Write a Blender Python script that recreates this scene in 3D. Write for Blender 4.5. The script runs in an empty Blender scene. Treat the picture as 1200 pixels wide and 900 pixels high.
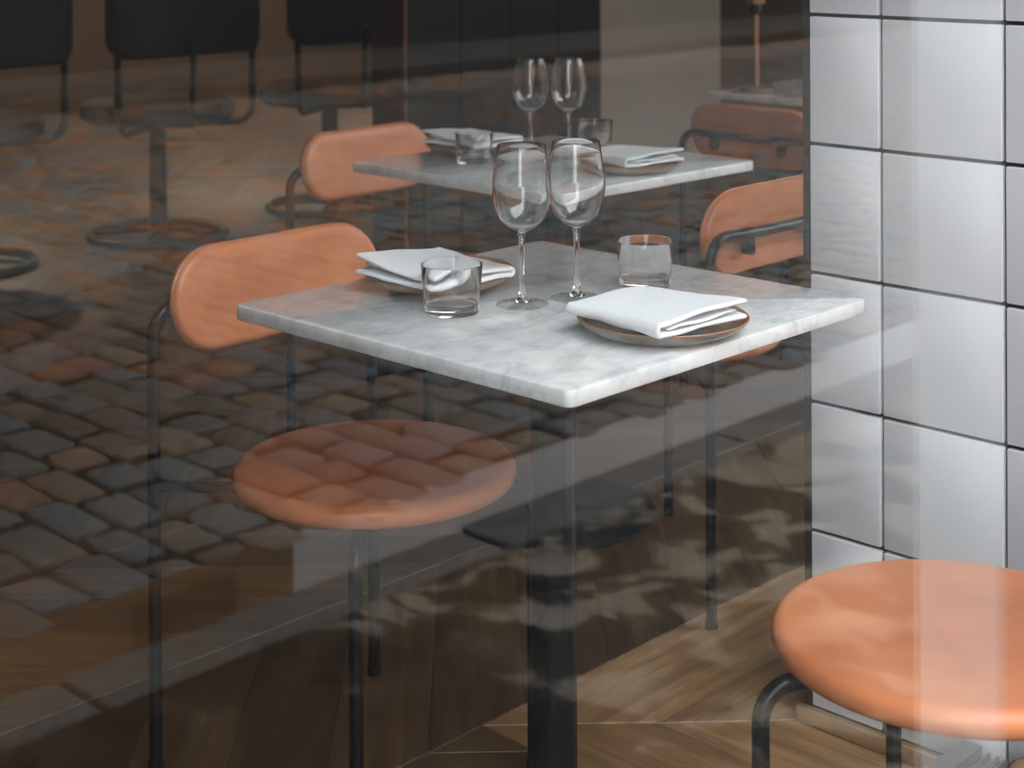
import bpy, math, random
from mathutils import Vector, Matrix, noise

random.seed(7)
sc = bpy.context.scene
PI = math.pi

# ------------------------------------------------------------------ camera
F_PX, ROW0, YAW, CAM_H, ROLL, PITCH = 1965.27, -89.65, .8066, 1.2559, .0053, .0048
fw = Vector((math.sin(YAW), math.cos(YAW), 0)); rt = Vector((math.cos(YAW), -math.sin(YAW), 0)); up = Vector((0, 0, 1))
vF = fw*math.cos(PITCH) - up*math.sin(PITCH); vU = up*math.cos(PITCH) + fw*math.sin(PITCH)
vR = rt*math.cos(ROLL) - vU*math.sin(ROLL); vU = rt*math.sin(ROLL) + vU*math.cos(ROLL)
cam = bpy.data.cameras.new('camera'); cam_o = bpy.data.objects.new('camera', cam); sc.collection.objects.link(cam_o)
cam_o.matrix_world = Matrix(((vR.x, vU.x, -vF.x, 0), (vR.y, vU.y, -vF.y, 0), (vR.z, vU.z, -vF.z, CAM_H), (0, 0, 0, 1)))
cam.sensor_width = 36; cam.lens = F_PX/1200*36
cam.shift_y = -(450 - ROW0)/1200
cam.clip_start = .02; cam.clip_end = 300
cam.dof.use_dof = True; cam.dof.focus_distance = 2.15; cam.dof.aperture_fstop = 7.0
sc.camera = cam_o

# ------------------------------------------------------------------ world, sun, exposure
w = bpy.data.worlds.new('sky'); sc.world = w; w.use_nodes = True
bg = w.node_tree.nodes['Background']
bg.inputs[0].default_value = (.88, .95, 1.0, 1); bg.inputs[1].default_value = 6.5
sun = bpy.data.lights.new('sun', 'SUN'); sun.energy = 9.5; sun.angle = math.radians(1.2); sun.color = (1, .96, .90)
sun_o = bpy.data.objects.new('sun', sun); sc.collection.objects.link(sun_o)
sun_o.rotation_euler = Vector((.12, -.62, -1.0)).to_track_quat('-Z', 'Y').to_euler()
sun_o.location = (3, 6, 14)
vs = sc.view_settings
vs.view_transform = 'Standard'; vs.look = 'None'; vs.exposure = 0.0; vs.gamma = 1.0; vs.use_curve_mapping = False
cy = sc.cycles
cy.max_bounces = 10; cy.transparent_max_bounces = 40; cy.glossy_bounces = 6; cy.transmission_bounces = 10; cy.diffuse_bounces = 5
cy.use_denoising = True; cy.use_adaptive_sampling = False; cy.sample_clamp_indirect = 6.0

GY = .5                      # plane of the shop window

# ------------------------------------------------------------------ materials
def new_mat(name):
    m = bpy.data.materials.new(name); m.use_nodes = True
    nt = m.node_tree
    return m, nt, nt.nodes, nt.links, nt.nodes['Principled BSDF']
def plain(name, col, rough=.5, metal=0, spec=.5, bump=0, bscale=200, vary=0, vscale=6, coat=0):
    m, nt, N, L, b = new_mat(name)
    b.inputs['Base Color'].default_value = (*col, 1); b.inputs['Roughness'].default_value = rough
    b.inputs['Metallic'].default_value = metal; b.inputs['Specular IOR Level'].default_value = spec
    b.inputs['Coat Weight'].default_value = coat; b.inputs['Coat Roughness'].default_value = .12
    tc = N.new('ShaderNodeTexCoord')
    if vary:
        n = N.new('ShaderNodeTexNoise'); n.inputs['Scale'].default_value = vscale; n.inputs['Detail'].default_value = 6
        L.new(tc.outputs['Object'], n.inputs['Vector'])
        mx = N.new('ShaderNodeMix'); mx.data_type = 'RGBA'
        mx.inputs['A'].default_value = (*[c*(1-vary) for c in col], 1); mx.inputs['B'].default_value = (*[min(1, c*(1+vary)) for c in col], 1)
        L.new(n.outputs['Fac'], mx.inputs['Factor']); L.new(mx.outputs['Result'], b.inputs['Base Color'])
    if bump:
        n2 = N.new('ShaderNodeTexNoise'); n2.inputs['Scale'].default_value = bscale; n2.inputs['Detail'].default_value = 4
        L.new(tc.outputs['Object'], n2.inputs['Vector'])
        bp = N.new('ShaderNodeBump'); bp.inputs['Strength'].default_value = bump; bp.inputs['Distance'].default_value = .002
        L.new(n2.outputs['Fac'], bp.inputs['Height']); L.new(bp.outputs['Normal'], b.inputs['Normal'])
    return m
def ramp(N, stops, interp='LINEAR'):
    r = N.new('ShaderNodeValToRGB'); r.color_ramp.interpolation = interp
    e = r.color_ramp.elements
    while len(e) < len(stops): e.new(.5)
    for el, (p, c) in zip(e, stops): el.position = p; el.color = (*c, 1)
    return r

def m_marble():
    m, nt, N, L, b = new_mat('marble')
    tc = N.new('ShaderNodeTexCoord')
    mp = N.new('ShaderNodeMapping'); mp.inputs['Scale'].default_value = (1, 1.9, 1); mp.inputs['Rotation'].default_value = (0, 0, .75)
    L.new(tc.outputs['Object'], mp.inputs['Vector'])
    n = N.new('ShaderNodeTexNoise'); n.inputs['Scale'].default_value = 13; n.inputs['Detail'].default_value = 9; n.inputs['Roughness'].default_value = .62; n.inputs['Distortion'].default_value = .9
    L.new(mp.outputs['Vector'], n.inputs['Vector'])
    r = ramp(N, [(.28, (.58, .60, .61)), (.47, (.71, .725, .73)), (.62, (.77, .78, .785)), (.8, (.81, .815, .815))])
    L.new(n.outputs['Fac'], r.inputs['Fac'])
    n2 = N.new('ShaderNodeTexNoise'); n2.inputs['Scale'].default_value = 5; n2.inputs['Detail'].default_value = 8; n2.inputs['Distortion'].default_value = 1.6
    L.new(mp.outputs['Vector'], n2.inputs['Vector'])
    v = ramp(N, [(.46, (1, 1, 1)), (.497, (.86, .87, .875)), (.53, (1, 1, 1))])
    L.new(n2.outputs['Fac'], v.inputs['Fac'])
    mx = N.new('ShaderNodeMix'); mx.data_type = 'RGBA'; mx.blend_type = 'MULTIPLY'; mx.inputs['Factor'].default_value = 1
    L.new(r.outputs['Color'], mx.inputs['A']); L.new(v.outputs['Color'], mx.inputs['B'])
    L.new(mx.outputs['Result'], b.inputs['Base Color'])
    b.inputs['Roughness'].default_value = .09; b.inputs['Specular IOR Level'].default_value = .55
    return m

def m_leather():
    m, nt, N, L, b = new_mat('tan_leather')
    tc = N.new('ShaderNodeTexCoord')
    n = N.new('ShaderNodeTexNoise'); n.inputs['Scale'].default_value = 9; n.inputs['Detail'].default_value = 7
    L.new(tc.outputs['Object'], n.inputs['Vector'])
    r = ramp(N, [(.3, (.50, .158, .061)), (.55, (.60, .205, .083)), (.75, (.66, .25, .108))])
    L.new(n.outputs['Fac'], r.inputs['Fac']); L.new(r.outputs['Color'], b.inputs['Base Color'])
    n2 = N.new('ShaderNodeTexNoise'); n2.inputs['Scale'].default_value = 420; n2.inputs['Detail'].default_value = 3
    L.new(tc.outputs['Object'], n2.inputs['Vector'])
    bp = N.new('ShaderNodeBump'); bp.inputs['Strength'].default_value = .12; bp.inputs['Distance'].default_value = .001
    L.new(n2.outputs['Fac'], bp.inputs['Height']); L.new(bp.outputs['Normal'], b.inputs['Normal'])
    b.inputs['Roughness'].default_value = .36; b.inputs['Specular IOR Level'].default_value = .5
    return m

def m_wood():
    m, nt, N, L, b = new_mat('oak_board')
    tc = N.new('ShaderNodeTexCoord'); at = N.new('ShaderNodeAttribute'); at.attribute_name = 'grain'
    sep = N.new('ShaderNodeSeparateXYZ'); L.new(at.outputs['Vector'], sep.inputs['Vector'])
    mp = N.new('ShaderNodeMapping'); mp.inputs['Scale'].default_value = (3, 38, 1)
    L.new(at.outputs['Vector'], mp.inputs['Vector'])
    n = N.new('ShaderNodeTexNoise'); n.inputs['Scale'].default_value = 1.0; n.inputs['Detail'].default_value = 8; n.inputs['Roughness'].default_value = .65; n.inputs['Distortion'].default_value = .5
    L.new(mp.outputs['Vector'], n.inputs['Vector'])
    r = ramp(N, [(.25, (.055, .028, .012)), (.5, (.125, .070, .032)), (.75, (.21, .125, .062))])
    L.new(n.outputs['Fac'], r.inputs['Fac'])
    hs = N.new('ShaderNodeHueSaturation')
    mr = N.new('ShaderNodeMapRange'); mr.inputs['To Min'].default_value = .28; mr.inputs['To Max'].default_value = .75; mr.clamp = False
    L.new(sep.outputs['Z'], mr.inputs['Value']); L.new(mr.outputs['Result'], hs.inputs['Value'])
    L.new(r.outputs['Color'], hs.inputs['Color']); L.new(hs.outputs['Color'], b.inputs['Base Color'])
    bp = N.new('ShaderNodeBump'); bp.inputs['Strength'].default_value = .25; bp.inputs['Distance'].default_value = .002
    L.new(n.outputs['Fac'], bp.inputs['Height']); L.new(bp.outputs['Normal'], b.inputs['Normal'])
    b.inputs['Roughness'].default_value = .42
    return m

def m_cobble():
    m, nt, N, L, b = new_mat('granite_sett')
    tc = N.new('ShaderNodeTexCoord'); at = N.new('ShaderNodeAttribute'); at.attribute_name = 'tint'
    r = ramp(N, [(0, (.052, .068, .080)), (.22, (.115, .132, .138)), (.42, (.085, .062, .042)), (.58, (.17, .115, .072)), (.72, (.092, .106, .110)), (.86, (.22, .088, .034)), (1, (.175, .138, .10))])
    L.new(at.outputs['Fac'], r.inputs['Fac'])
    n = N.new('ShaderNodeTexNoise'); n.inputs['Scale'].default_value = 30; n.inputs['Detail'].default_value = 5; n.inputs['Roughness'].default_value = .65
    L.new(tc.outputs['Object'], n.inputs['Vector'])
    v = ramp(N, [(.3, (.30, .27, .25)), (.7, (1.6, 1.6, 1.6))]); L.new(n.outputs['Fac'], v.inputs['Fac'])
    mx = N.new('ShaderNodeMix'); mx.data_type = 'RGBA'; mx.blend_type = 'MULTIPLY'; mx.inputs['Factor'].default_value = .8
    L.new(r.outputs['Color'], mx.inputs['A']); L.new(v.outputs['Color'], mx.inputs['B']); L.new(mx.outputs['Result'], b.inputs['Base Color'])
    bp = N.new('ShaderNodeBump'); bp.inputs['Strength'].default_value = .6; bp.inputs['Distance'].default_value = .006
    L.new(n.outputs['Fac'], bp.inputs['Height']); L.new(bp.outputs['Normal'], b.inputs['Normal'])
    b.inputs['Roughness'].default_value = .5
    return m

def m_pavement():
    """dark damp asphalt; pale sun patches painted into the colour, denser in front of the pier"""
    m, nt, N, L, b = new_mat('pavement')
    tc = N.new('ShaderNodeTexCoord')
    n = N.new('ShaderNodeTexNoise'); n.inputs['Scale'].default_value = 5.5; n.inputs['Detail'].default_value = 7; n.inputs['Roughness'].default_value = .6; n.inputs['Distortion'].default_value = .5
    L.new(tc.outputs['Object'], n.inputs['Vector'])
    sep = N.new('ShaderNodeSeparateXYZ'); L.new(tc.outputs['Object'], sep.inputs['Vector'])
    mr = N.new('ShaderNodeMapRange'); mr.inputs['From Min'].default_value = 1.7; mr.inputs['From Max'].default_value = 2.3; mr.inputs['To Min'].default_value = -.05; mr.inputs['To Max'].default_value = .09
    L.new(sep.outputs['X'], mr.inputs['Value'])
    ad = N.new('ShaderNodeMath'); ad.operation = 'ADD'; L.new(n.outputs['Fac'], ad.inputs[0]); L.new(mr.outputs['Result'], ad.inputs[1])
    r = ramp(N, [(.46, (.010, .0095, .009)), (.59, (.045, .037, .030)), (.635, (.22, .185, .145)), (.8, (.32, .27, .215))]); L.new(ad.outputs[0], r.inputs['Fac'])  # pale stops are dappled sunlight painted into the asphalt colour
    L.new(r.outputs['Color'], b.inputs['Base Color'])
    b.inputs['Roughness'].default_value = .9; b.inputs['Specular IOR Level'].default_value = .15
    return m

def m_thin_glass(name, f0, tint=(1, 1, 1)):
    """thin clear sheet: passes light straight on, mirrors a Fresnel share"""
    m, nt, N, L, b = new_mat(name)
    N.remove(b); out = N['Material Output']
    tr = N.new('ShaderNodeBsdfTransparent'); tr.inputs['Color'].default_value = (*tint, 1)
    gl = N.new('ShaderNodeBsdfGlossy'); gl.inputs['Roughness'].default_value = 0
    lw = N.new('ShaderNodeLayerWeight'); lw.inputs['Blend'].default_value = .5
    p5 = N.new('ShaderNodeMath'); p5.operation = 'POWER'; p5.inputs[1].default_value = 5; L.new(lw.outputs['Facing'], p5.inputs[0])
    ma = N.new('ShaderNodeMath'); ma.operation = 'MULTIPLY_ADD'; ma.inputs[1].default_value = 1-f0; ma.inputs[2].default_value = f0; L.new(p5.outputs[0], ma.inputs[0])
    mx = N.new('ShaderNodeMixShader'); L.new(ma.outputs[0], mx.inputs[0]); L.new(tr.outputs[0], mx.inputs[1]); L.new(gl.outputs[0], mx.inputs[2])
    L.new(mx.outputs[0], out.inputs['Surface'])
    return m
def m_solid_glass():
    m, nt, N, L, b = new_mat('solid_glass')
    b.inputs['Base Color'].default_value = (1, 1, 1, 1); b.inputs['Transmission Weight'].default_value = 1; b.inputs['Roughness'].default_value = 0; b.inputs['IOR'].default_value = 1.5
    return m
def m_plate():
    m, nt, N, L, b = new_mat('stoneware_glaze')
    tc = N.new('ShaderNodeTexCoord')
    n = N.new('ShaderNodeTexNoise'); n.inputs['Scale'].default_value = 14; n.inputs['Detail'].default_value = 6
    L.new(tc.outputs['Object'], n.inputs['Vector'])
    r = ramp(N, [(.3, (.11, .10, .085)), (.5, (.27, .255, .22)), (.72, (.42, .40, .35))]); L.new(n.outputs['Fac'], r.inputs['Fac'])
    at = N.new('ShaderNodeAttribute'); at.attribute_name = 'tint'
    n2 = N.new('ShaderNodeTexNoise'); n2.inputs['Scale'].default_value = 9; L.new(tc.outputs['Object'], n2.inputs['Vector'])
    ad = N.new('ShaderNodeMath'); ad.operation = 'MULTIPLY_ADD'; ad.inputs[1].default_value = .7; L.new(n2.outputs['Fac'], ad.inputs[0])
    L.new(at.outputs['Fac'], ad.inputs[2])
    st = N.new('ShaderNodeMapRange'); st.inputs['From Min'].default_value = .75; st.inputs['From Max'].default_value = 1.0; L.new(ad.outputs[0], st.inputs['Value'])
    mx = N.new('ShaderNodeMix'); mx.data_type = 'RGBA'; mx.inputs['B'].default_value = (.30, .13, .05, 1)
    L.new(r.outputs['Color'], mx.inputs['A']); L.new(st.outputs['Result'], mx.inputs['Factor']); L.new(mx.outputs['Result'], b.inputs['Base Color'])
    b.inputs['Roughness'].default_value = .25
    return m
def m_gutter():
    m, nt, N, L, b = new_mat('gutter_water')
    tc = N.new('ShaderNodeTexCoord')
    n = N.new('ShaderNodeTexNoise'); n.inputs['Scale'].default_value = 5; n.inputs['Detail'].default_value = 6; L.new(tc.outputs['Object'], n.inputs['Vector'])
    r = ramp(N, [(.3, (.05, .026, .012)), (.7, (.12, .062, .028))]); L.new(n.outputs['Fac'], r.inputs['Fac']); L.new(r.outputs['Color'], b.inputs['Base Color'])
    b.inputs['Roughness'].default_value = .02; b.inputs['IOR'].default_value = 1.33; b.inputs['Specular IOR Level'].default_value = 1.0
    return m

def m_bulb():
    m, nt, N, L, b = new_mat('added_lit_bulb')  # glowing bulb of the added pendant lamps
    b.inputs['Emission Color'].default_value = (1, .75, .5, 1); b.inputs['Emission Strength'].default_value = 8
    return m
M = dict(
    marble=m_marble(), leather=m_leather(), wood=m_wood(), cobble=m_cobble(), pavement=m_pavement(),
    pane=m_thin_glass('window_glass', .044, (.99, .995, .99)), bowl=m_thin_glass('thin_glass', .045), glass=m_solid_glass(), plate=m_plate(), gutter=m_gutter(),
    steel=plain('black_steel', (.006, .007, .009), .22, 0, .25), iron=plain('black_iron', (.008, .009, .011), .42, 0, .3),
    tile=plain('white_glazed_tile', (.72, .72, .75), .12, 0, .5, bump=.02, bscale=12), grout=plain('dark_grout', (.03, .028, .026), .9),
    linen=plain('white_linen', (.86, .87, .89), .85, 0, .2, bump=.12, bscale=700), trimwood=plain('oak_trim', (.34, .20, .10), .5, vary=.35, vscale=18),
    edge=plain('edge_trim', (.055, .052, .045), .4, .6), kerb=plain('kerb_granite', (.085, .08, .074), .6, bump=1.0, bscale=40, vary=.95, vscale=16),
    joint=plain('sand_joint', (.006, .005, .004), .95, bump=.6, bscale=90), render=plain('pale_render', (.70, .69, .68), .8, bump=.2, bscale=60),
    dark=plain('dark_panel', (.010, .013, .016), .6, 0, .3, vary=.2), plaster=plain('grey_plaster', (.72, .72, .705), .85, bump=.2, bscale=30, vary=.12, vscale=2),
    ceil=plain('ceiling_paint', (.62, .61, .60), .9), interior=plain('interior_wall', (.12, .09, .07), .8, vary=.15),
    darkfab=plain('charcoal_upholstery', (.020, .020, .022), .75, bump=.3, bscale=300), copper=plain('copper', (.44, .23, .13), .35, 1),
    facade=plain('brick_render', (.36, .24, .17), .85, vary=.2, vscale=1.5), plinth=plain('dark_stone_plinth', (.02, .02, .021), .7), win=plain('dark_window', (.02, .022, .025), .15),
    roof=plain('slate_roof', (.08, .08, .085), .8), alu=plain('aluminium', (.17, .16, .145), .45, .6), soil=plain('subfloor', (.05, .04, .03), .9), bulb=m_bulb(), farkerb=plain('brown_kerb', (.055, .05, .045), .9, 0, .2), brass=plain('brass', (.16, .10, .045), .6, .5),
)

# ------------------------------------------------------------------ mesh helpers
class MB:
    def __init__(s): s.v = []; s.f = []; s.attr = []
    def add(s, vs, fs, a=None):
        o = len(s.v); s.v += [tuple(p) for p in vs]; s.f += [tuple(i+o for i in f) for f in fs]
        if a is not None: s.attr += a if isinstance(a, list) else [a]*len(vs)
        return s
    def box(s, x0, x1, y0, y1, z0, z1, a=None):
        vs = [(x, y, z) for z in (z0, z1) for y in (y0, y1) for x in (x0, x1)]
        return s.add(vs, [(0, 2, 3, 1), (4, 5, 7, 6), (0, 1, 5, 4), (2, 6, 7, 3), (0, 4, 6, 2), (1, 3, 7, 5)], a)
    def tube(s, path, r, n=12, caps=True):
        P = [Vector(p) for p in path]; rings = []
        t0 = (P[1]-P[0]).normalized(); ref = Vector((0, 0, 1)) if abs(t0.z) < .9 else Vector((1, 0, 0))
        u = t0.cross(ref).normalized()
        for i, p in enumerate(P):
            t = (P[min(i+1, len(P)-1)] - P[max(i-1, 0)]).normalized()
            u = (u - t*u.dot(t)).normalized(); v = t.cross(u)
            rings.append([p + u*(r*math.cos(2*PI*k/n)) + v*(r*math.sin(2*PI*k/n)) for k in range(n)])
        vs = [q for g in rings for q in g]; fs = []
        for i in range(len(P)-1):
            for k in range(n):
                k2 = (k+1) % n; fs.append((i*n+k, i*n+k2, (i+1)*n+k2, (i+1)*n+k))
        if caps:
            fs.append(tuple(range(n))[::-1]); fs.append(tuple((len(P)-1)*n+k for k in range(n)))
        return s.add(vs, fs)
    def lathe(s, prof, n=48, c=(0, 0, 0), a=None, caps=True):
        vs = []; fs = []; at = []
        for j, (r, z) in enumerate(prof):
            for k in range(n):
                t = 2*PI*k/n; vs.append((c[0]+r*math.cos(t), c[1]+r*math.sin(t), c[2]+z)); at.append(a[j] if a else 0.)
        for j in range(len(prof)-1):
            for k in range(n):
                k2 = (k+1) % n; fs.append((j*n+k, j*n+k2, (j+1)*n+k2, (j+1)*n+k))
        if caps and prof[0][0] > 1e-6: fs.append(tuple(range(n))[::-1])
        if caps and prof[-1][0] > 1e-6: fs.append(tuple((len(prof)-1)*n+k for k in range(n)))
        return s.add(vs, fs, at if a else None)
    def mesh(s, name, mat, smooth=True, attr='tint', angle=40):
        me = bpy.data.meshes.new(name); me.from_pydata(s.v, [], s.f)
        if s.attr:
            if isinstance(s.attr[0], (tuple, Vector)):
                A = me.attributes.new('grain', 'FLOAT_VECTOR', 'POINT'); A.data.foreach_set('vector', [c for q in s.attr for c in q])
            else:
                A = me.attributes.new(attr, 'FLOAT', 'POINT'); A.data.foreach_set('value', s.attr)
        me.materials.append(M[mat] if isinstance(mat, str) else mat)
        me.validate(); me.update()
        if smooth:
            me.polygons.foreach_set('use_smooth', [True]*len(me.polygons))
            me.set_sharp_from_angle(angle=math.radians(angle))
        return me
    def build(s, name, mat, parent=None, **k):
        return link(name, s.mesh(name, mat, **k), parent)
def link(name, me, parent=None, loc=None):
    o = bpy.data.objects.new(name, me); sc.collection.objects.link(o)
    if parent: o.parent = parent
    if loc: o.location = loc
    return o
def thing(name, label, cat, loc=(0, 0, 0), rz=0, group=None):
    o = bpy.data.objects.new(name, None); sc.collection.objects.link(o); o.empty_display_size = .05
    o.location = loc; o.rotation_euler = (0, 0, rz)
    return tag(o, label, cat, group)
def tag(o, label=None, cat=None, group=None, kind=None):
    if label: o['label'] = label
    if cat: o['category'] = cat
    if group: o['group'] = group
    if kind: o['kind'] = kind
    return o
def struct(o, label=None): return tag(o, label, None, None, 'structure')
def clone(root, loc, rz, label, group=None):
    r = root.copy(); sc.collection.objects.link(r); r.location = loc; r.rotation_euler = (0, 0, rz); r['label'] = label
    if group: r['group'] = group
    def rec(src, dst):
        for ch in list(src.children):
            c = ch.copy(); sc.collection.objects.link(c); c.parent = dst; rec(ch, c)
    rec(root, r)
    return r
def bend(a, b, c, r, n=8):
    """corner at b rounded with radius r between a->b->c; returns the arc points"""
    a, b, c = Vector(a), Vector(b), Vector(c)
    d1 = (a-b).normalized(); d2 = (c-b).normalized(); th = d1.angle(d2); t = r/math.tan(th/2)
    p1 = b+d1*t; p2 = b+d2*t; ce = b + (d1+d2).normalized()*(r/math.sin(th/2))
    out = []
    for k in range(n+1):
        q = (p1-ce).lerp(p2-ce, k/n); out.append(ce + q.normalized()*r)
    return out
def rounded_slab(w, d, z0, z1, rc, bev, n=6):
    """rectangular slab with rounded corners and softened edges, centred on the origin"""
    def ring(ins, z):
        pts = []
        for cx, cy, a0 in ((w/2-rc, d/2-rc, 0), (-w/2+rc, d/2-rc, PI/2), (-w/2+rc, -d/2+rc, PI), (w/2-rc, -d/2+rc, 1.5*PI)):
            for k in range(n+1):
                a = a0+PI/2*k/n; pts.append((cx+(rc-ins)*math.cos(a), cy+(rc-ins)*math.sin(a), z))
        return pts
    prof = [(bev, z0), (bev*.3, z0+bev*.3), (0, z0+bev), (0, z1-bev), (bev*.3, z1-bev*.3), (bev, z1)]
    rings = [ring(i, z) for i, z in prof]; m = len(rings[0])
    vs = [p for g in rings for p in g]; fs = []
    for j in range(len(rings)-1):
        for k in range(m):
            k2 = (k+1) % m; fs.append((j*m+k, j*m+k2, (j+1)*m+k2, (j+1)*m+k))
    fs.append(tuple(range(m))[::-1]); fs.append(tuple((len(rings)-1)*m+k for k in range(m)))
    return MB().add(vs, fs)

# ------------------------------------------------------------------ the street outside
RX0, RX1, RY0, RY1 = -3.0, 12.0, .5, 11.0      # interior
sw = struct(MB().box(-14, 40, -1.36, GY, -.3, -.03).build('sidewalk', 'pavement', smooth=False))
kerb = struct(MB().box(-14, 40, -1.52, -1.36, -.3, -.06).build('kerb', 'joint', smooth=False))
x = -2.0; kn = 0
while x < 22:
    ln = random.uniform(.8, 1.15)
    b = rounded_slab(ln-.012, .17, -.2, 0, .012, .012, 3)
    link('kerb_stone', b.mesh('kerb_stone', 'kerb'), kerb, (x+ln/2, -1.445+random.uniform(-.004, .004), -.03+random.uniform(-.004, .003)))
    x += ln
gut = struct(MB().box(-4, 30, -1.96, -1.53, -.3, -.128).build('gutter', 'gutter', smooth=False))
street = struct(MB().box(-14, 60, -9.53, -1.9, -.4, -.150).build('street', 'joint', smooth=False))
def sett(mb, cx, cy, lx, ly, z, t, loc=True):
    ox, oy, oz = (0, 0, 0) if loc else (cx, cy, z)
    j = lambda s: random.uniform(-s, s)
    tx, ty = j(.02), j(.02)
    q = [(-lx/2, -ly/2), (lx/2, -ly/2), (lx/2, ly/2), (-lx/2, ly/2)]
    q = [(a+j(.010), b+j(.012)) for a, b in q]
    # eight-sided plan so that corners look worn
    P = []
    for i in range(4):
        a, b, c = Vector(q[i-1]), Vector(q[i]), Vector(q[(i+1) % 4])
        P.append(b.lerp(a, .09)); P.append(b.lerp(c, .09))
    vs = []; n = 8
    for sc_, z_ in ((1.0, -.06), (1.0, -.012), (.95, -.002), (.80, .003)):
        for p in P: vs.append((ox+p.x*sc_, oy+p.y*sc_, oz+z_+p.x*tx+p.y*ty))
    fs = [(r*n+k, r*n+(k+1) % n, (r+1)*n+(k+1) % n, (r+1)*n+k) for r in range(3) for k in range(n)] + [tuple(3*n+k for k in range(n))]
    mb.add(vs, fs, t)
setts = []
x = .2
while x < 34:
    wx = random.uniform(.115, .15); y = -1.86 - random.uniform(0, .12)
    while y > -9.4:
        ly = random.uniform(.15, .27)
        setts.append((x+wx/2, y-ly/2, wx-.014, ly-.016))
        y -= ly
    x += wx
mir = Vector((0, 2*GY, 0))
def seen(cx, cy):
    p = Vector((cx, 2*GY-cy, -.13)) - Vector((0, 0, CAM_H)); d = p.dot(vF)
    return -40 < 600+F_PX*p.dot(vR)/d < 1000
order = sorted(setts, key=lambda s: (not seen(s[0], s[1]), (s[0]-mir.x)**2 + (s[1]-mir.y)**2))
for cx, cy, lx, ly in order[:300]:
    b = MB(); sett(b, cx, cy, lx, ly, 0, random.random())
    link('cobblestone', b.mesh('cobblestone', 'cobble', angle=50), street, (cx, cy, -.128+random.uniform(-.006, .004)))
b = MB()
for cx, cy, lx, ly in order[300:]: sett(b, cx, cy, lx, ly, -.128+random.uniform(-.006, .004), random.random(), False)
tag(b.build('cobblestone_field', 'cobble', street, angle=50), kind='stuff')
fk = struct(MB().box(-14, 60, -9.66, -9.53, -.3, -.03).build('far_kerb', 'farkerb', smooth=False))
fs_ = struct(MB().box(-14, 60, -11.5, -9.66, -.3, -.05).build('far_sidewalk', 'farkerb', smooth=False))

def house(name, x0, x1, y0, y1, h, label, mat, gable=1.6, cols=(1.2, 2.4)):
    e = thing(name, label, 'building', ((x0+x1)/2, y1, -.05))
    W = x1-x0; D = y1-y0
    MB().box(-W/2, W/2, -D, 0, 1.25, h).build('wall', mat, e, smooth=False)
    MB().box(-W/2-.0, W/2+.0, -D, .06, 0, 1.25).build('plinth', 'plinth', e, smooth=False)
    MB().add([(-W/2, .3, h), (W/2, .3, h), (W/2, -D, h), (-W/2, -D, h), (-W/2, -D/2, h+gable), (W/2, -D/2, h+gable)],
             [(0, 1, 5, 4), (2, 3, 4, 5), (0, 4, 3), (1, 2, 5), (0, 3, 2, 1)]).build('roof', 'roof', e, smooth=False)
    nx = int(W//cols[1]); z = 1.7
    while z+1.6 < h:
        for i in range(nx):
            xx = -W/2+(i+.5)*W/nx
            f = MB().box(xx-.55, xx+.55, -.02, .04, z, z+1.5).build('window', 'plinth', e, smooth=False)
            for sx in (-1, 1): MB().box(xx+sx*.25-.21, xx+sx*.25+.21, .03, .05, z+.08, z+1.42).build('pane', 'win', f, smooth=False)
        z += 2.9
    return e
house('town_house', -12, 10.0, -20, -11.5, 9.2, 'tall brown rendered town house with dark stone base across the cobbled street', 'facade')
house('low_house', 10.01, 46, -20, -11.5, 4.0, 'low brown town house further along the far side of the street', 'facade', 1.2)

# ------------------------------------------------------------------ the building: shell
wf = struct(MB().box(-12, 5.0, GY-.02, GY+.18, 2.9, 7.6).box(5.0, 30, GY-.02, GY+.18, 2.9, 14.5).box(-12, -.15, GY-.02, GY+.18, -.03, 2.9).box(2.62, 3.0, GY-.02, GY+.18, -.03, 2.9).box(6.4, 30, GY-.02, GY+.18, -.03, 2.9).build('wall_front', 'render', smooth=False))
struct(MB().box(-3, -.15, GY+.181, GY+.20, 0, 3.3).box(-.15, 12, GY+.181, GY+.20, 2.9, 3.3).box(2.62, 3.0, GY+.181, GY+.20, 0, 2.9).box(6.4, 12, GY+.181, GY+.20, 0, 2.9).build('wall_front_lining', 'interior', smooth=False))
# added rounded pale pier beside the window, for its bright reflection in the pane
b = MB(); ring = []
for (cx_, cy_, a0) in ((2.28, -.24, PI), (2.54, -.24, 1.5*PI)):
    for k in range(9):
        a = a0+PI/2*k/8; ring.append((cx_+.08*math.cos(a), cy_+.08*math.sin(a)))
ring += [(2.62, .50), (2.2, .50)]
n = len(ring)
b.add([(p[0], p[1], z) for z in (-.03, 7.6) for p in ring], [(k, (k+1) % n, n+(k+1) % n, n+k) for k in range(n)] + [tuple(range(n))[::-1], tuple(range(n, 2*n))])
struct(b.build('added_pier', 'render'))
struct(MB().box(RX0-.2, RX0, GY+.18, RY1, -.2, 3.3).build('wall_left', 'interior', smooth=False))
struct(MB().box(RX1, RX1+.2, GY+.18, RY1, -.2, 3.3).build('wall_far_right', 'interior', smooth=False))
struct(MB().box(RX0-.2, RX1+.2, RY1, RY1+.2, -.2, 3.3).build('wall_back', 'interior', smooth=False))
struct(MB().box(RX0-.2, RX1+.2, GY+.18, RY1+.2, 3.3, 3.5).build('ceiling', 'ceil', smooth=False))

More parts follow.
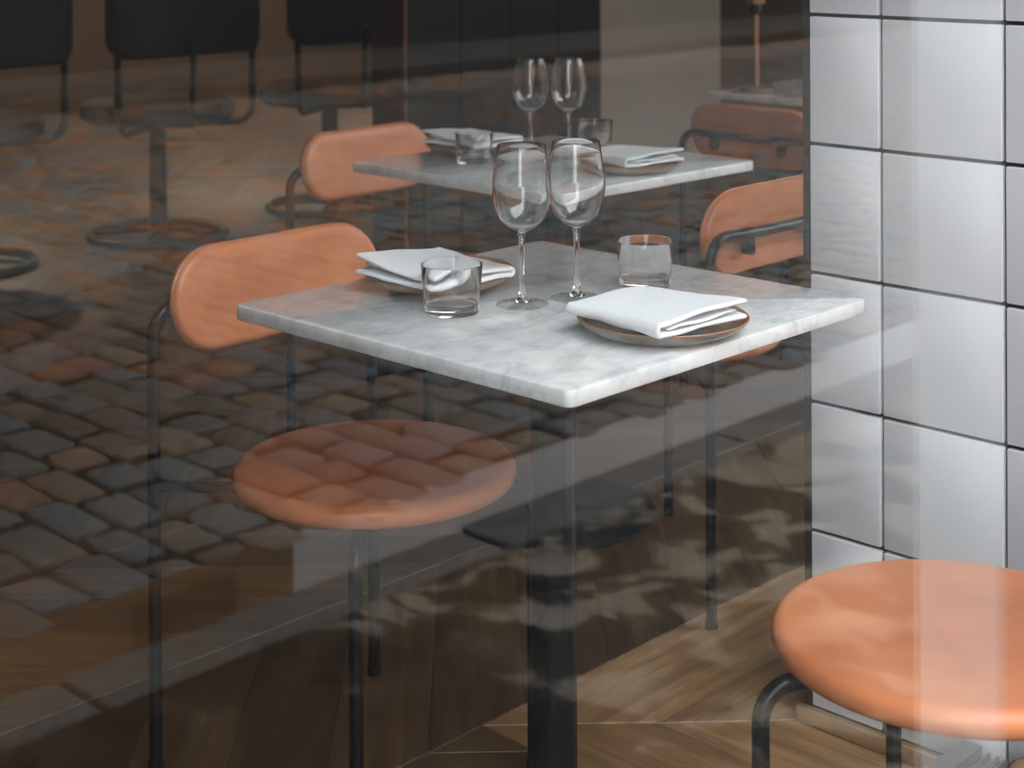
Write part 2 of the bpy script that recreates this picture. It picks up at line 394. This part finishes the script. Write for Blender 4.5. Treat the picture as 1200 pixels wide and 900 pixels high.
# window: one big frameless sheet, its free vertical edge at x = .955
win = struct(bpy.data.objects.new('window_1', None)); sc.collection.objects.link(win)
MB().box(-.1, .957, GY-.003, GY+.003, .10, 2.86).build('pane', 'pane', win, smooth=False)
MB().box(-.15, 2.2, GY-.03, GY+.03, 2.86, 2.9).box(-.15, -.1, GY-.03, GY+.03, .10, 2.86).build('window_frame', 'edge', win, smooth=False)
MB().box(-.15, 2.2, GY-.04, GY+.04, -.03, .10).build('window_sill', 'edge', win, smooth=False)

added_win = struct(bpy.data.objects.new('added_window', None)); sc.collection.objects.link(added_win)  # added window, out of view, that lights the tables deeper in
for x0, x1 in ((3.05, 4.68), (4.72, 6.35)): MB().box(x0, x1, GY-.003, GY+.003, .10, 2.86).build('pane', 'pane', added_win, smooth=False)
MB().box(3.0, 6.4, GY-.03, GY+.03, 2.86, 2.9).box(3.0, 3.05, GY-.03, GY+.03, .1, 2.86).box(4.68, 4.72, GY-.03, GY+.03, .1, 2.86).box(6.35, 6.4, GY-.03, GY+.03, .1, 2.86).build('window_frame', 'edge', added_win, smooth=False)
MB().box(3.0, 6.4, GY-.04, GY+.04, -.03, .10).build('window_sill', 'edge', added_win, smooth=False)

# floor: boards in chevron rows, a two-board border with a mitre at the tiled wall
floor = struct(MB().box(RX0, RX1, GY+.04, RY1, -.2, -.006).build('floor', 'soil', smooth=False))
from math import sqrt
def clip(poly, nx, ny, d):       # keep nx*x+ny*y <= d
    out = []
    for i in range(len(poly)):
        a, b_ = poly[i], poly[(i+1) % len(poly)]
        sa, sb = nx*a[0]+ny*a[1]-d, nx*b_[0]+ny*b_[1]-d
        if sa <= 0: out.append(a)
        if sa*sb < 0:
            t = sa/(sa-sb); out.append((a[0]+(b_[0]-a[0])*t, a[1]+(b_[1]-a[1])*t))
    return out
boards = []                      # (polygon, grain direction)
def add_board(poly, g):
    if len(poly) < 3: return
    A = abs(sum(poly[i][0]*poly[(i+1) % len(poly)][1]-poly[(i+1) % len(poly)][0]*poly[i][1] for i in range(len(poly))))/2
    if A > .0015: boards.append((poly, g))
ROW, PW = .52, .209
Y0 = 1.833
k = -3
while Y0+k*ROW < RY1:
    ya, yb = Y0+k*ROW, Y0+(k+1)*ROW
    s = 1 if k % 2 == 0 else -1
    x = RX0-1 + (.085 if k >= 0 else .03)
    off = .885 - math.floor((.885-(RX0-1))/PW)*PW
    x = off
    while x < RX1+.6:
        p = [(x, ya), (x+PW, ya), (x+PW+s*ROW, yb), (x+s*ROW, yb)] if s > 0 else [(x+ROW, ya), (x+ROW+PW, ya), (x+PW, yb), (x, yb)]
        for c in ((1, 0, RX1), (-1, 0, -RX0), (0, -1, -(GY+.04)), (0, 1, RY1)): p = clip(p, *c) if p else p
        if p and k < 0:
            q = clip(p, 1, 0, 1.837); add_board(q, (1, s))
        elif p: add_board(p, (1, s))
        x += PW
    k += 1
# border boards
bl = lambda p, g: add_board(p, g)
y = GY+.04
bl([(1.837, y), (2.03, y), (2.03, 1.64), (1.837, 1.833)], (0, 1)); bl([(2.03, y), (2.2, y), (2.2, 1.47), (2.03, 1.64)], (0, 1))
xx = [1.837, 3.3, 5.1, 6.9, 8.7, 10.4, RX1]
for i in range(len(xx)-1):
    a, b_ = xx[i], xx[i+1]
    bl([(2.03 if i == 0 else a, 1.643), (b_, 1.643), (b_, 1.833), (a, 1.833)], (1, 0))
    bl([(2.2 if i == 0 else a, 1.475), (b_, 1.475), (b_, 1.64), (2.03 if i == 0 else a, 1.64)], (1, 0))
    bl([(2.62 if i == 0 else a, GY+.2), (b_, GY+.2), (b_, 1.475), (2.62 if i == 0 else a, 1.475)], (1, 0))
def board_mesh(mb, poly, g, c, tone=None):
    gl = math.hypot(*g); gx, gy = g[0]/gl, g[1]/gl
    area = sum(poly[i][0]*poly[(i+1) % len(poly)][1]-poly[(i+1) % len(poly)][0]*poly[i][1] for i in range(len(poly)))
    if area < 0: poly = poly[::-1]
    mx_ = sum(p[0] for p in poly)/len(poly); my_ = sum(p[1] for p in poly)/len(poly)
    n = len(poly); seed = random.uniform(0, 50); tone = random.uniform(3.4, 5.0) if 0 in g else random.random(); dz = random.uniform(-.0004, .0004)
    vs = []; at = []
    for ins, z in ((.0012, -.008), (.0012, -.0014), (.0030, 0.0)):
        for px, py in poly:
            dx, dy = px-mx_, py-my_; L_ = math.hypot(dx, dy) or 1
            qx, qy = px-dx/L_*ins, py-dy/L_*ins
            vs.append((qx-c[0], qy-c[1], z+dz)); at.append((qx*gx+qy*gy+seed, -qx*gy+qy*gx+seed, tone))
    fs = [(r*n+k, r*n+(k+1) % n, (r+1)*n+(k+1) % n, (r+1)*n+k) for r in range(2) for k in range(n)] + [tuple(2*n+k for k in range(n))]
    mb.add(vs, fs, at)
def cen(p): return (sum(q[0] for q in p)/len(p), sum(q[1] for q in p)/len(p))
def vis(p):
    c = cen(p); q = Vector((c[0], c[1], -CAM_H)); d = q.dot(vF)
    return d > .3 and -60 < 600+F_PX*q.dot(vR)/d < 1120
boards.sort(key=lambda bb: (not vis(bb[0]), cen(bb[0])[0]**2+cen(bb[0])[1]**2))
for p, g in boards[:300]:
    c = cen(p); b = MB(); board_mesh(b, p, g, c); link('floorboard', b.mesh('floorboard', 'wood', smooth=False), floor, (c[0], c[1], 0))
b = MB()
for p, g in boards[300:]: board_mesh(b, p, g, (0, 0))
tag(b.build('floorboards_beyond', 'wood', floor, smooth=False), kind='stuff')

# tiled wall beside the window
TX, TY1 = 2.2, 1.469
wr = struct(MB().box(TX+.004, 2.6, GY+.04, TY1-.003, 0, 3.3).build('wall_right', 'grout', smooth=False))
tile_cache = {}
yb = [TY1, 1.341, 1.141, .941, .741, .545]
zb = [.025, .1] + [.1+.2*i for i in range(1, 17)]
for i in range(len(yb)-1):
    for j in range(len(zb)-1):
        wy, hz = round(yb[i]-yb[i+1]-.006, 3), round(zb[j+1]-zb[j]-.006, 3)
        if (wy, hz) not in tile_cache:
            t = rounded_slab(wy, hz, -.006, .004, .002, .0012, 2)
            t.v = [(-z, x, y) for x, y, z in t.v]; t.f = [f[::-1] for f in t.f]
            tile_cache[(wy, hz)] = t.mesh('tile', 'tile')
        o = link('tile', tile_cache[(wy, hz)], wr, (TX-.001, (yb[i]+yb[i+1])/2, (zb[j]+zb[j+1])/2))
        o.rotation_euler = (0, random.uniform(-.004, .004), random.uniform(-.004, .004))
struct(MB().box(TX-.004, TX+.016, TY1, TY1+.011, 0, 3.3).build('trim_1', 'edge', smooth=False))
bb = rounded_slab(.016, TY1-GY-.02, 0, .026, .003, .004, 3).build('baseboard_right', 'trimwood'); bb.location = (TX-.012, (TY1+.02+GY+.04)/2, 0.0); struct(bb)

# dark panelled partition and grey column deeper in the room
dp = struct(MB().box(4.09, 5.17, 4.46, 4.62, 0, 3.3).build('wall_partition', 'dark', smooth=False))
for xx in (4.09, 4.36, 4.63, 4.90): MB().box(xx+.01, xx+.255, 4.448, 4.46, .02, 3.28).build('panel', 'dark', dp, smooth=False)
struct(MB().box(5.93, 6.89, 5.14, 5.9, 0, 3.3).build('wall_column', 'plaster', smooth=False))
struct(MB().box(4.075, 4.09, 4.445, 4.62, .0, 3.3).build('trim_2', 'copper', smooth=False))

# ------------------------------------------------------------------ chairs
def stadium(hw, hh, n=14):
    pts = []
    for cx_, a0 in ((hw-hh, -PI/2), (-hw+hh, PI/2)):
        for k in range(n+1):
            a = a0+PI*k/n; pts.append((cx_, hh, a))
    return pts
def backrest_mesh(hw=.200, hh=.078, th=.013):
    st = stadium(hw, hh); n = len(st); mb = MB(); rings = []
    def ring(ins, y):
        return [(c+(h-ins)*math.cos(a), y, (h-ins)*math.sin(a)) for c, h, a in st]
    front = [(.0775, th*1.06), (.06, th*1.05), (.03, th*1.03), (.012, th), (.006, th*.9), (.002, th*.6), (0, th*.25)]
    rings = [ring(i, y) for i, y in front]
    rings += [ring(.0022, th*.10), ring(.0022, 0)]
    back = [(0, -th*.15), (0, -th*.6), (.003, -th*.92), (.008, -th), (.03, -th), (.06, -th), (.0775, -th)]
    rings += [ring(i, y) for i, y in back]
    def cv(p): return (p[0], p[1]+.40*p[0]**2, p[2])
    vs = [cv(p) for r in rings for p in r]
    fs = [(j*n+k, (j+1)*n+k, (j+1)*n+(k+1) % n, j*n+(k+1) % n) for j in range(len(rings)-1) for k in range(n)]
    fs += [tuple(range(n)), tuple((len(rings)-1)*n+k for k in range(n))[::-1]]
    return mb.add(vs, fs)
SEAT_Z = .462
def make_chair(label):
    """origin under the seat centre, sitter faces +y"""
    t = thing('dining_chair', label, 'chair', group='tan leather chairs at the marble tables')
    R_ = .207
    prof = [(0, SEAT_Z-.032), (R_-.028, SEAT_Z-.032), (R_-.012, SEAT_Z-.029), (R_-.003, SEAT_Z-.021), (R_, SEAT_Z-.013), (R_-.003, SEAT_Z-.006), (R_-.012, SEAT_Z-.0015), (R_-.03, SEAT_Z), (R_*.5, SEAT_Z+.0015), (0, SEAT_Z+.002)]
    rr = .0165; zc = SEAT_Z-rr
    prof = [(R_-rr-.03, zc-rr)] + [(R_-rr+rr*math.cos(a), zc+rr*math.sin(a)) for a in [-PI/2+PI*k/14 for k in range(15)]] + [(R_-rr-.03, SEAT_Z+.0008), (R_*.5, SEAT_Z+.0018), (.0005, SEAT_Z+.002)]
    MB().lathe(prof, 72).build('seat', 'leather', t)
    MB().lathe([(.10, SEAT_Z-.036), (.10, SEAT_Z-.0325)], 32).build('seat_mount', 'steel', t)
    r = .0098
    za = SEAT_Z-.043
    for s in (-1, 1):           # front legs bend under the seat
        a = (s*.172, .155, 0); bq = (s*.172, .155, za); c = (s*.03, .02, za)
        path = [a] + bend(a, bq, c, .042) + [c]
        l = MB().tube(path, r, 14).build('leg', 'steel', t)
        MB().lathe([(.0115, 0.0), (.0115, .012), (.0105, .015)], 16, (s*.172, .155, 0)).build('foot_cap', 'steel', l)
    ztop = .682
    yb_ = -.247
    for s in (-1, 1):
        l = MB().tube([(s*.214, yb_, 0), (s*.214, yb_, .3), (s*.214, yb_, ztop-.045)], r, 14).build('leg', 'steel', t)
        MB().lathe([(.0115, 0.0), (.0115, .012), (.0105, .015)], 16, (s*.214, yb_, 0)).build('foot_cap', 'steel', l)
        MB().tube([(s*.214, yb_, za), (s*.03, -.02, za)], r*.85, 12).build('support_arm', 'steel', t)
    def bar(x): return (x, yb_+.0 - .10*(.214**2-x*x)*0 , ztop)
    pa = [(-.214, yb_, ztop-.045)]
    pts = bend((-.214, yb_, 0), (-.214, yb_, ztop), (0, yb_, ztop), .045)
    pb = bend((0, yb_, ztop), (.214, yb_, ztop), (.214, yb_, 0), .045)
    MB().tube(pa+pts+[(-.08, yb_-.012, ztop), (0, yb_-.016, ztop), (.08, yb_-.012, ztop)]+pb+[(.214, yb_, ztop-.045)], r, 14).build('back_rail', 'steel', t)
    br = backrest_mesh().build('backrest', 'leather', t); br.location = (0, yb_+.012, .684); br.rotation_euler = (math.radians(6), 0, 0)
    for s in (-1, 1):
        MB().box(s*.105-.010, s*.105+.010, yb_-.012, yb_+.0045, ztop-.03, ztop).tube([(s*.105, yb_-.013, ztop-.03), (s*.105, yb_+.004, ztop-.03)], .010, 14).build('bracket', 'steel', t)
    return t
c0 = make_chair('tan leather chair facing the window, seat tucked under the nearest marble table')
c0.location = (1.626, 1.842, 0); c0.rotation_euler = (0, 0, PI)
clone(c0, (1.687, .934, 0), .12, 'tan leather chair cut off by the frame, round seat before the tiles')
clone(c0, (2.580, 2.037, 0), 0, 'tan leather chair seen from behind, beside the tiled wall just past the nearest table')
clone(c0, (2.597, 2.735, 0), PI+.02, 'tan leather chair facing the window behind the second marble table')
clone(c0, (3.775, 2.545, 0), -PI/2, 'tan leather chair seen from behind at the farthest table with the lamp')

# ------------------------------------------------------------------ tables
def make_table(label, loc, rz):
    t = thing('bistro_table', label, 'table', loc, rz, 'square marble bistro tables')
    rounded_slab(.60, .60, .72, .74, .012, .003).build('table_top', 'marble', t)
    rounded_slab(.30, .30, .712, .7195, .02, .001, 4).build('mounting_plate', 'iron', t)
    MB().lathe([(.031, .012), (.031, .712)], 40).build('pedestal', 'steel', t)
    MB().lathe([(.210, 0), (.215, .003), (.215, .008), (.210, .012), (.06, .0135), (.04, .02), (.033, .03)], 64).build('base_plate', 'iron', t)
    return t
T1 = make_table('nearest square marble table on a black pedestal, laid for two', (1.651, 1.512, 0), 0)
T2 = clone(T1, (2.594, 2.372, 0), -.035, 'second square marble table behind the nearest one, laid for two')
for ch in T1.children:
    if ch.name.startswith('base_plate'): ch.scale = (.85, .85, 1)
T3 = clone(T2, (4.22, 2.675, 0), 0, 'farthest marble table, half hidden by the tiled wall, with a copper lamp')

# ------------------------------------------------------------------ tableware
def make_wine(label):
    t = thing('wine_glass', label, 'wine glass', group='empty wine glasses on the marble tables')
    out = [(.0045, .096), (.008, .098), (.018, .103), (.029, .113), (.0365, .130), (.0395, .149), (.0392, .163), (.0375, .178), (.0350, .194), (.0322, .212)]
    th = .0011
    inn = [(r-th, z) for r, z in out[::-1]][:-2] + [(.010, .1010), (.003, .0993)]
    MB().lathe(out+[(.0318, .2126)]+inn, 56).build('bowl', 'glass', t)
    MB().lathe([(.0335, .0), (.0348, .0008), (.0345, .0018), (.024, .003), (.012, .0052)], 48).build('foot', 'bowl', t)
    MB().lathe([(.0118, .0054), (.006, .010), (.0042, .018), (.0034, .045), (.0035, .075), (.0042, .090), (.0062, .0965), (.004, .0978), (.0005, .0985)], 40).build('stem', 'glass', t)
    return t
def make_tumbler(label):
    o = MB().lathe([(.0335, 0), (.0350, .0008), (.0355, .004), (.0360, .0115), (.0380, .035), (.0405, .0625), (.0402, .0635), (.0394, .0635), (.0391, .0625), (.0366, .035), (.0345, .0135), (.032, .0118), (.0005, .0118)], 64).build('tumbler', 'glass')
    return tag(o, label, 'tumbler', 'empty straight tumblers on the marble tables')
def make_plate(label):
    t = thing('plate', label, 'plate', group='stoneware plates on the marble tables')
    prof = [(.070, 0), (.074, .0012), (.088, .0045), (.100, .0105), (.1055, .0155), (.1065, .0175), (.1055, .0185), (.1030, .0178), (.096, .0125), (.085, .0085), (.07, .0068), (.0005, .0065)]
    tint = [0, 0, 0, 0.05, .45, .8, .8, .7, .5, .45, .4, .35]
    prof = [(r, z*1.15) for r, z in prof]
    MB().lathe(prof, 72, a=tint).build('dish', 'plate', t)
    MB().lathe([(.068, 0), (.0695, -.0), (.0695, .0012), (.068, .0012)], 48).build('foot_ring', 'plate', t)
    return t
def make_napkin(label, flip=1):
    """cloth folded over along its -x edge; the leaves part towards +x near the -y end"""
    L_, W_ = .165, .143
    mb = MB(); nu, nv = 22, 10
    def leaf_path(u):
        """cross-section points (x, z) for station u in 0..1 (0 = flat end, 1 = open end)"""
        g = .0035+.012*u**1.6                         # gap between leaves
        pts = []
        for k in range(nv+1):                         # upper leaf from the +x tip to the fold
            s = 1-k/nv
            pts.append((-W_/2+.008+s*(W_-.008+.004*u), .0085+g*(.35+.65*s**1.2)+.004*math.sin(PI*s)*(1-.4*u)))
        for k in range(1, 6):                         # the fold
            a = PI/2+PI*k/6; h = (.0085+g*.35+.003)/2
            pts.append((-W_/2+.008+.008*math.cos(a), .003+h+h*math.sin(a)-.003))
        for k in range(nv+1):                         # lower leaf
            s = k/nv
            pts.append((-W_/2+.008+s*(W_+.006*u-.004), .002+.0012*math.sin(7*s+3*u)+.004*max(0, s-.75)))
        return pts
    mid = []
    n = None
    for i in range(nu+1):
        u = i/nu; P = leaf_path(u); n = len(P)
        for k, (x, z) in enumerate(P):
            e = .0025*math.sin(5*x/W_+2*u)*1.0
            y = L_/2-u*L_ + e + (.006*(k/n-.5) if u > .95 else 0)
            zz = z+.0016*noise.noise(Vector((x*30, y*30, 1.5)))
            mid.append((x+.004*math.sin(3*u), y, zz))
    fs = [(i*n+k, i*n+k+1, (i+1)*n+k+1, (i+1)*n+k) for i in range(nu) for k in range(n-1)]
    o = MB().add(mid, fs).build('napkin', 'linen', angle=180)
    m1 = o.modifiers.new('thickness', 'SOLIDIFY'); m1.thickness = .0062; m1.offset = 0
    m2 = o.modifiers.new('soft', 'SUBSURF'); m2.levels = 1; m2.render_levels = 2
    # inner fold shown in the mouth
    q = []
    for i in range(9):
        u = .55+i/8*.45
        for k in range(8):
            s = k/7; x = -W_/2+.02+s*(W_-.03); g = .0035+.012*u**1.6
            q.append((x+.004*math.sin(3*u), L_/2-u*L_+.003, .0065+g*.35*s+.0015*math.sin(9*s)))
    f2 = MB().add(q, [(i*8+k, i*8+k+1, (i+1)*8+k+1, (i+1)*8+k) for i in range(8) for k in range(7)]).build('inner_fold', 'linen', o, angle=180)
    m3 = f2.modifiers.new('thickness', 'SOLIDIFY'); m3.thickness = .0022; m3.offset = 0
    return tag(o, label, 'napkin', 'white folded napkins on the plates')
TZ = .74
wg = make_wine('empty wine glass standing left of its pair on the nearest table'); wg.location = (1.610, 1.528, TZ)
clone(wg, (1.685, 1.498, TZ), .4, 'empty wine glass standing right of its pair on the nearest table')
clone(wg, (2.600, 2.440, TZ), .9, 'empty wine glass standing left of its pair on the second table')
clone(wg, (2.655, 2.380, TZ), 1.3, 'empty wine glass standing right of its pair on the second table')
tu = make_tumbler('empty tumbler by the left plate on the nearest table'); tu.location = (1.517, 1.566, TZ)
clone(tu, (1.808, 1.480, TZ), .5, 'empty tumbler behind the right napkin on the nearest table')
clone(tu, (2.470, 2.480, TZ), .8, 'empty tumbler at the left of the second table')
clone(tu, (2.790, 2.425, TZ), 1.2, 'empty tumbler right of the wine glasses on the second table')
pl = make_plate('rust rimmed stoneware plate under the front napkin on the nearest table'); pl.location = (1.622, 1.300, TZ)
clone(pl, (1.622, 1.700, TZ), 2.0, 'rust rimmed stoneware plate behind the left tumbler on the nearest table')
clone(pl, (2.610, 2.175, TZ), 4.0, 'stoneware plate under the right napkin on the second table')
clone(pl, (2.582, 2.592, TZ), 1.0, 'stoneware plate behind the left tumbler on the second table')
clone(pl, (4.06, 2.60, TZ), 1.0, 'stoneware plate on the farthest table by the tiled wall')
NZ = TZ+.0075+.0022
na = make_napkin('folded white napkin on the front plate of the nearest table'); na.location = (1.598, 1.295, NZ+.0145); na.rotation_euler = (0, 0, -.13)
def nap(loc, rz, label): 
    o = clone(na, loc, rz, label); o.rotation_euler = (0, 0, rz); return o
nap((1.585, 1.665, NZ+.0145), PI-.1, 'folded white napkin on the left plate of the nearest table')
nap((2.592, 2.165, NZ+.0145), -.2, 'folded white napkin on the right plate of the second table')
nap((2.568, 2.580, NZ+.0145), PI, 'folded white napkin on the left plate of the second table')
nap((4.045, 2.60, NZ+.0145), .2, 'folded white napkin on the farthest table by the tiled wall')

# copper table lamp
t = thing('table_lamp', 'slim copper table lamp standing on the farthest table', 'lamp', (4.02, 2.87, TZ))
MB().lathe([(.045, 0), (.05, .003), (.05, .012), (.045, .015), (.012, .016)], 32).build('base', 'copper', t)
MB().lathe([(.0085, .015), (.0085, .245)], 16).build('pole', 'copper', t)
MB().lathe([(.016, .225), (.020, .23), (.020, .245), (.016, .25)], 24).build('collar', 'steel', t)
MB().lathe([(.018, .25), (.028, .256), (.028, .285), (.018, .29)], 24).build('cap', 'copper', t)
MB().lathe([(.018, .288), (.088, .30), (.09, .302), (.045, .42), (.003, .43)], 32).build('shade', 'copper', t)

# ------------------------------------------------------------------ swivel chairs further back
def make_swivel(label):
    t = thing('swivel_chair', label, 'chair', group='dark swivel chairs at the back')
    tor = [(.262+.015*math.cos(2*PI*k/12), .016+.015*math.sin(2*PI*k/12)) for k in range(13)]
    MB().lathe(tor[:-1]+[tor[0]], 56, caps=False).build('base_ring', 'iron', t)
    for a in (PI/4, 3*PI/4):
        MB().tube([(-.27*math.cos(a), -.27*math.sin(a), .012), (-.1*math.cos(a), -.1*math.sin(a), .03), (.1*math.cos(a), .1*math.sin(a), .03), (.27*math.cos(a), .27*math.sin(a), .012)], .011, 10).build('spoke', 'iron', t)
    MB().lathe([(.034, .02), (.034, .43), (.08, .435), (.08, .45)], 28).build('column', 'iron', t)
    MB().lathe([(.22, .452), (.27, .46), (.297, .48), (.30, .50), (.297, .522), (.28, .538), (.24, .545), (.0005, .548)], 56).build('seat', 'darkfab', t)
    for s in (-1, 1):
        a = (s*.31, -.20, .76); bq = (s*.31, -.20, .445); c = (0, -.02, .445)
        MB().tube([a]+bend(a, bq, c, .07)+[c], .013, 12).build('frame_tube', 'iron', t)
    MB().tube([(-.05, -.30, .46), (-.05, -.315, .80)], .012, 10).build('back_strut', 'iron', t)
    rc, hw, hh, n_ = .075, .345, .15, 8
    st = [(sx*(hw-rc), sz*(hh-rc), a0+PI/2*k/n_) for sx, sz, a0 in ((1, -1, -PI/2), (1, 1, 0), (-1, 1, PI/2), (-1, -1, PI)) for k in range(n_+1)]; n = len(st)
    rings = []
    for ins, y in ((.072, .035), (.03, .035), (.008, .028), (0, .012), (0, -.012), (.008, -.028), (.03, -.035), (.072, -.035)):
        rings += [(cx_+(rc-ins)*math.cos(a), y+.9*(cx_+(rc-ins)*math.cos(a))**2, cz_+(rc-ins)*math.sin(a)) for cx_, cz_, a in st]
    fs = [(j*n+k, (j+1)*n+k, (j+1)*n+(k+1) % n, j*n+(k+1) % n) for j in range(7) for k in range(n)] + [tuple(range(n)), tuple(7*n+k for k in range(n))[::-1]]
    bk = MB().add(rings, fs).build('backrest', 'darkfab', t); bk.location = (0, -.29, .875)
    return t
s0 = make_swivel('dark swivel chair on a ring base, middle of the row at the back'); s0.location = (3.785, 5.56, 0)
clone(s0, (2.965, 5.60, 0), .05, 'dark swivel chair on a ring base, leftmost of the row and cut by the frame')
clone(s0, (4.66, 5.56, 0), -.05, 'dark swivel chair on a ring base, rightmost of the row beside the dark partition')

# added pendant lamps, out of view, that brighten the back of the room
for i, (x, y, d) in enumerate(((4.3, 8.0, 'nearest to'), (6.5, 8.7, 'second from'), (8.8, 9.7, 'farthest from'))):
    t = thing('added_pendant_lamp', 'added copper pendant lamp over the back of the room, %s the swivel chairs' % d, 'lamp', (x, y, 2.15), 0, 'added pendant lamps at the back')
    MB().lathe([(.15, 0), (.153, .004), (.12, .20), (.03, .25), (.028, .246), (.116, .197), (.147, .004), (.147, 0), (.15, 0)], 40, caps=False).build('shade', 'copper', t)
    MB().lathe([(.004, .25), (.004, 1.15)], 8).build('cord', 'steel', t)
    MB().lathe([(.002, .105), (.03, .12), (.036, .15), (.022, .185), (.018, .24)], 24).build('bulb', 'bulb', t)
    l = bpy.data.lights.new('fill_light', 'POINT'); l.energy = 75; l.color = (1, .80, .58); l.shadow_soft_size = .012
    lo = bpy.data.objects.new('fill_light', l); sc.collection.objects.link(lo); lo.parent = t; lo.location = (0, 0, .09)

# ------------------------------------------------------------------ low floor heater at the foot of the tiles
t = thing('floor_heater', 'low grey ribbed metal floor heater at the foot of the white tiles', 'heater', (2.075, .955, 0))
MB().box(-.115, .105, -.235, .245, 0, .055).build('casing', 'edge', t, smooth=False)
MB().box(-.115, .105, .215, .245, .055, .068).build('rim', 'alu', t, smooth=False)
for i in range(34):
    MB().box(-.113, .103, -.228+i*.013, -.228+i*.013+.0035, .0551, .064).build('rib', 'alu', t, smooth=False)
k = MB().lathe([(.028, 0), (.032, .004), (.032, .018), (.026, .022)], 28).build('knob', 'brass', t); k.location = (.045, .12, .07); k.rotation_euler = (math.radians(60), 0, math.radians(-40))
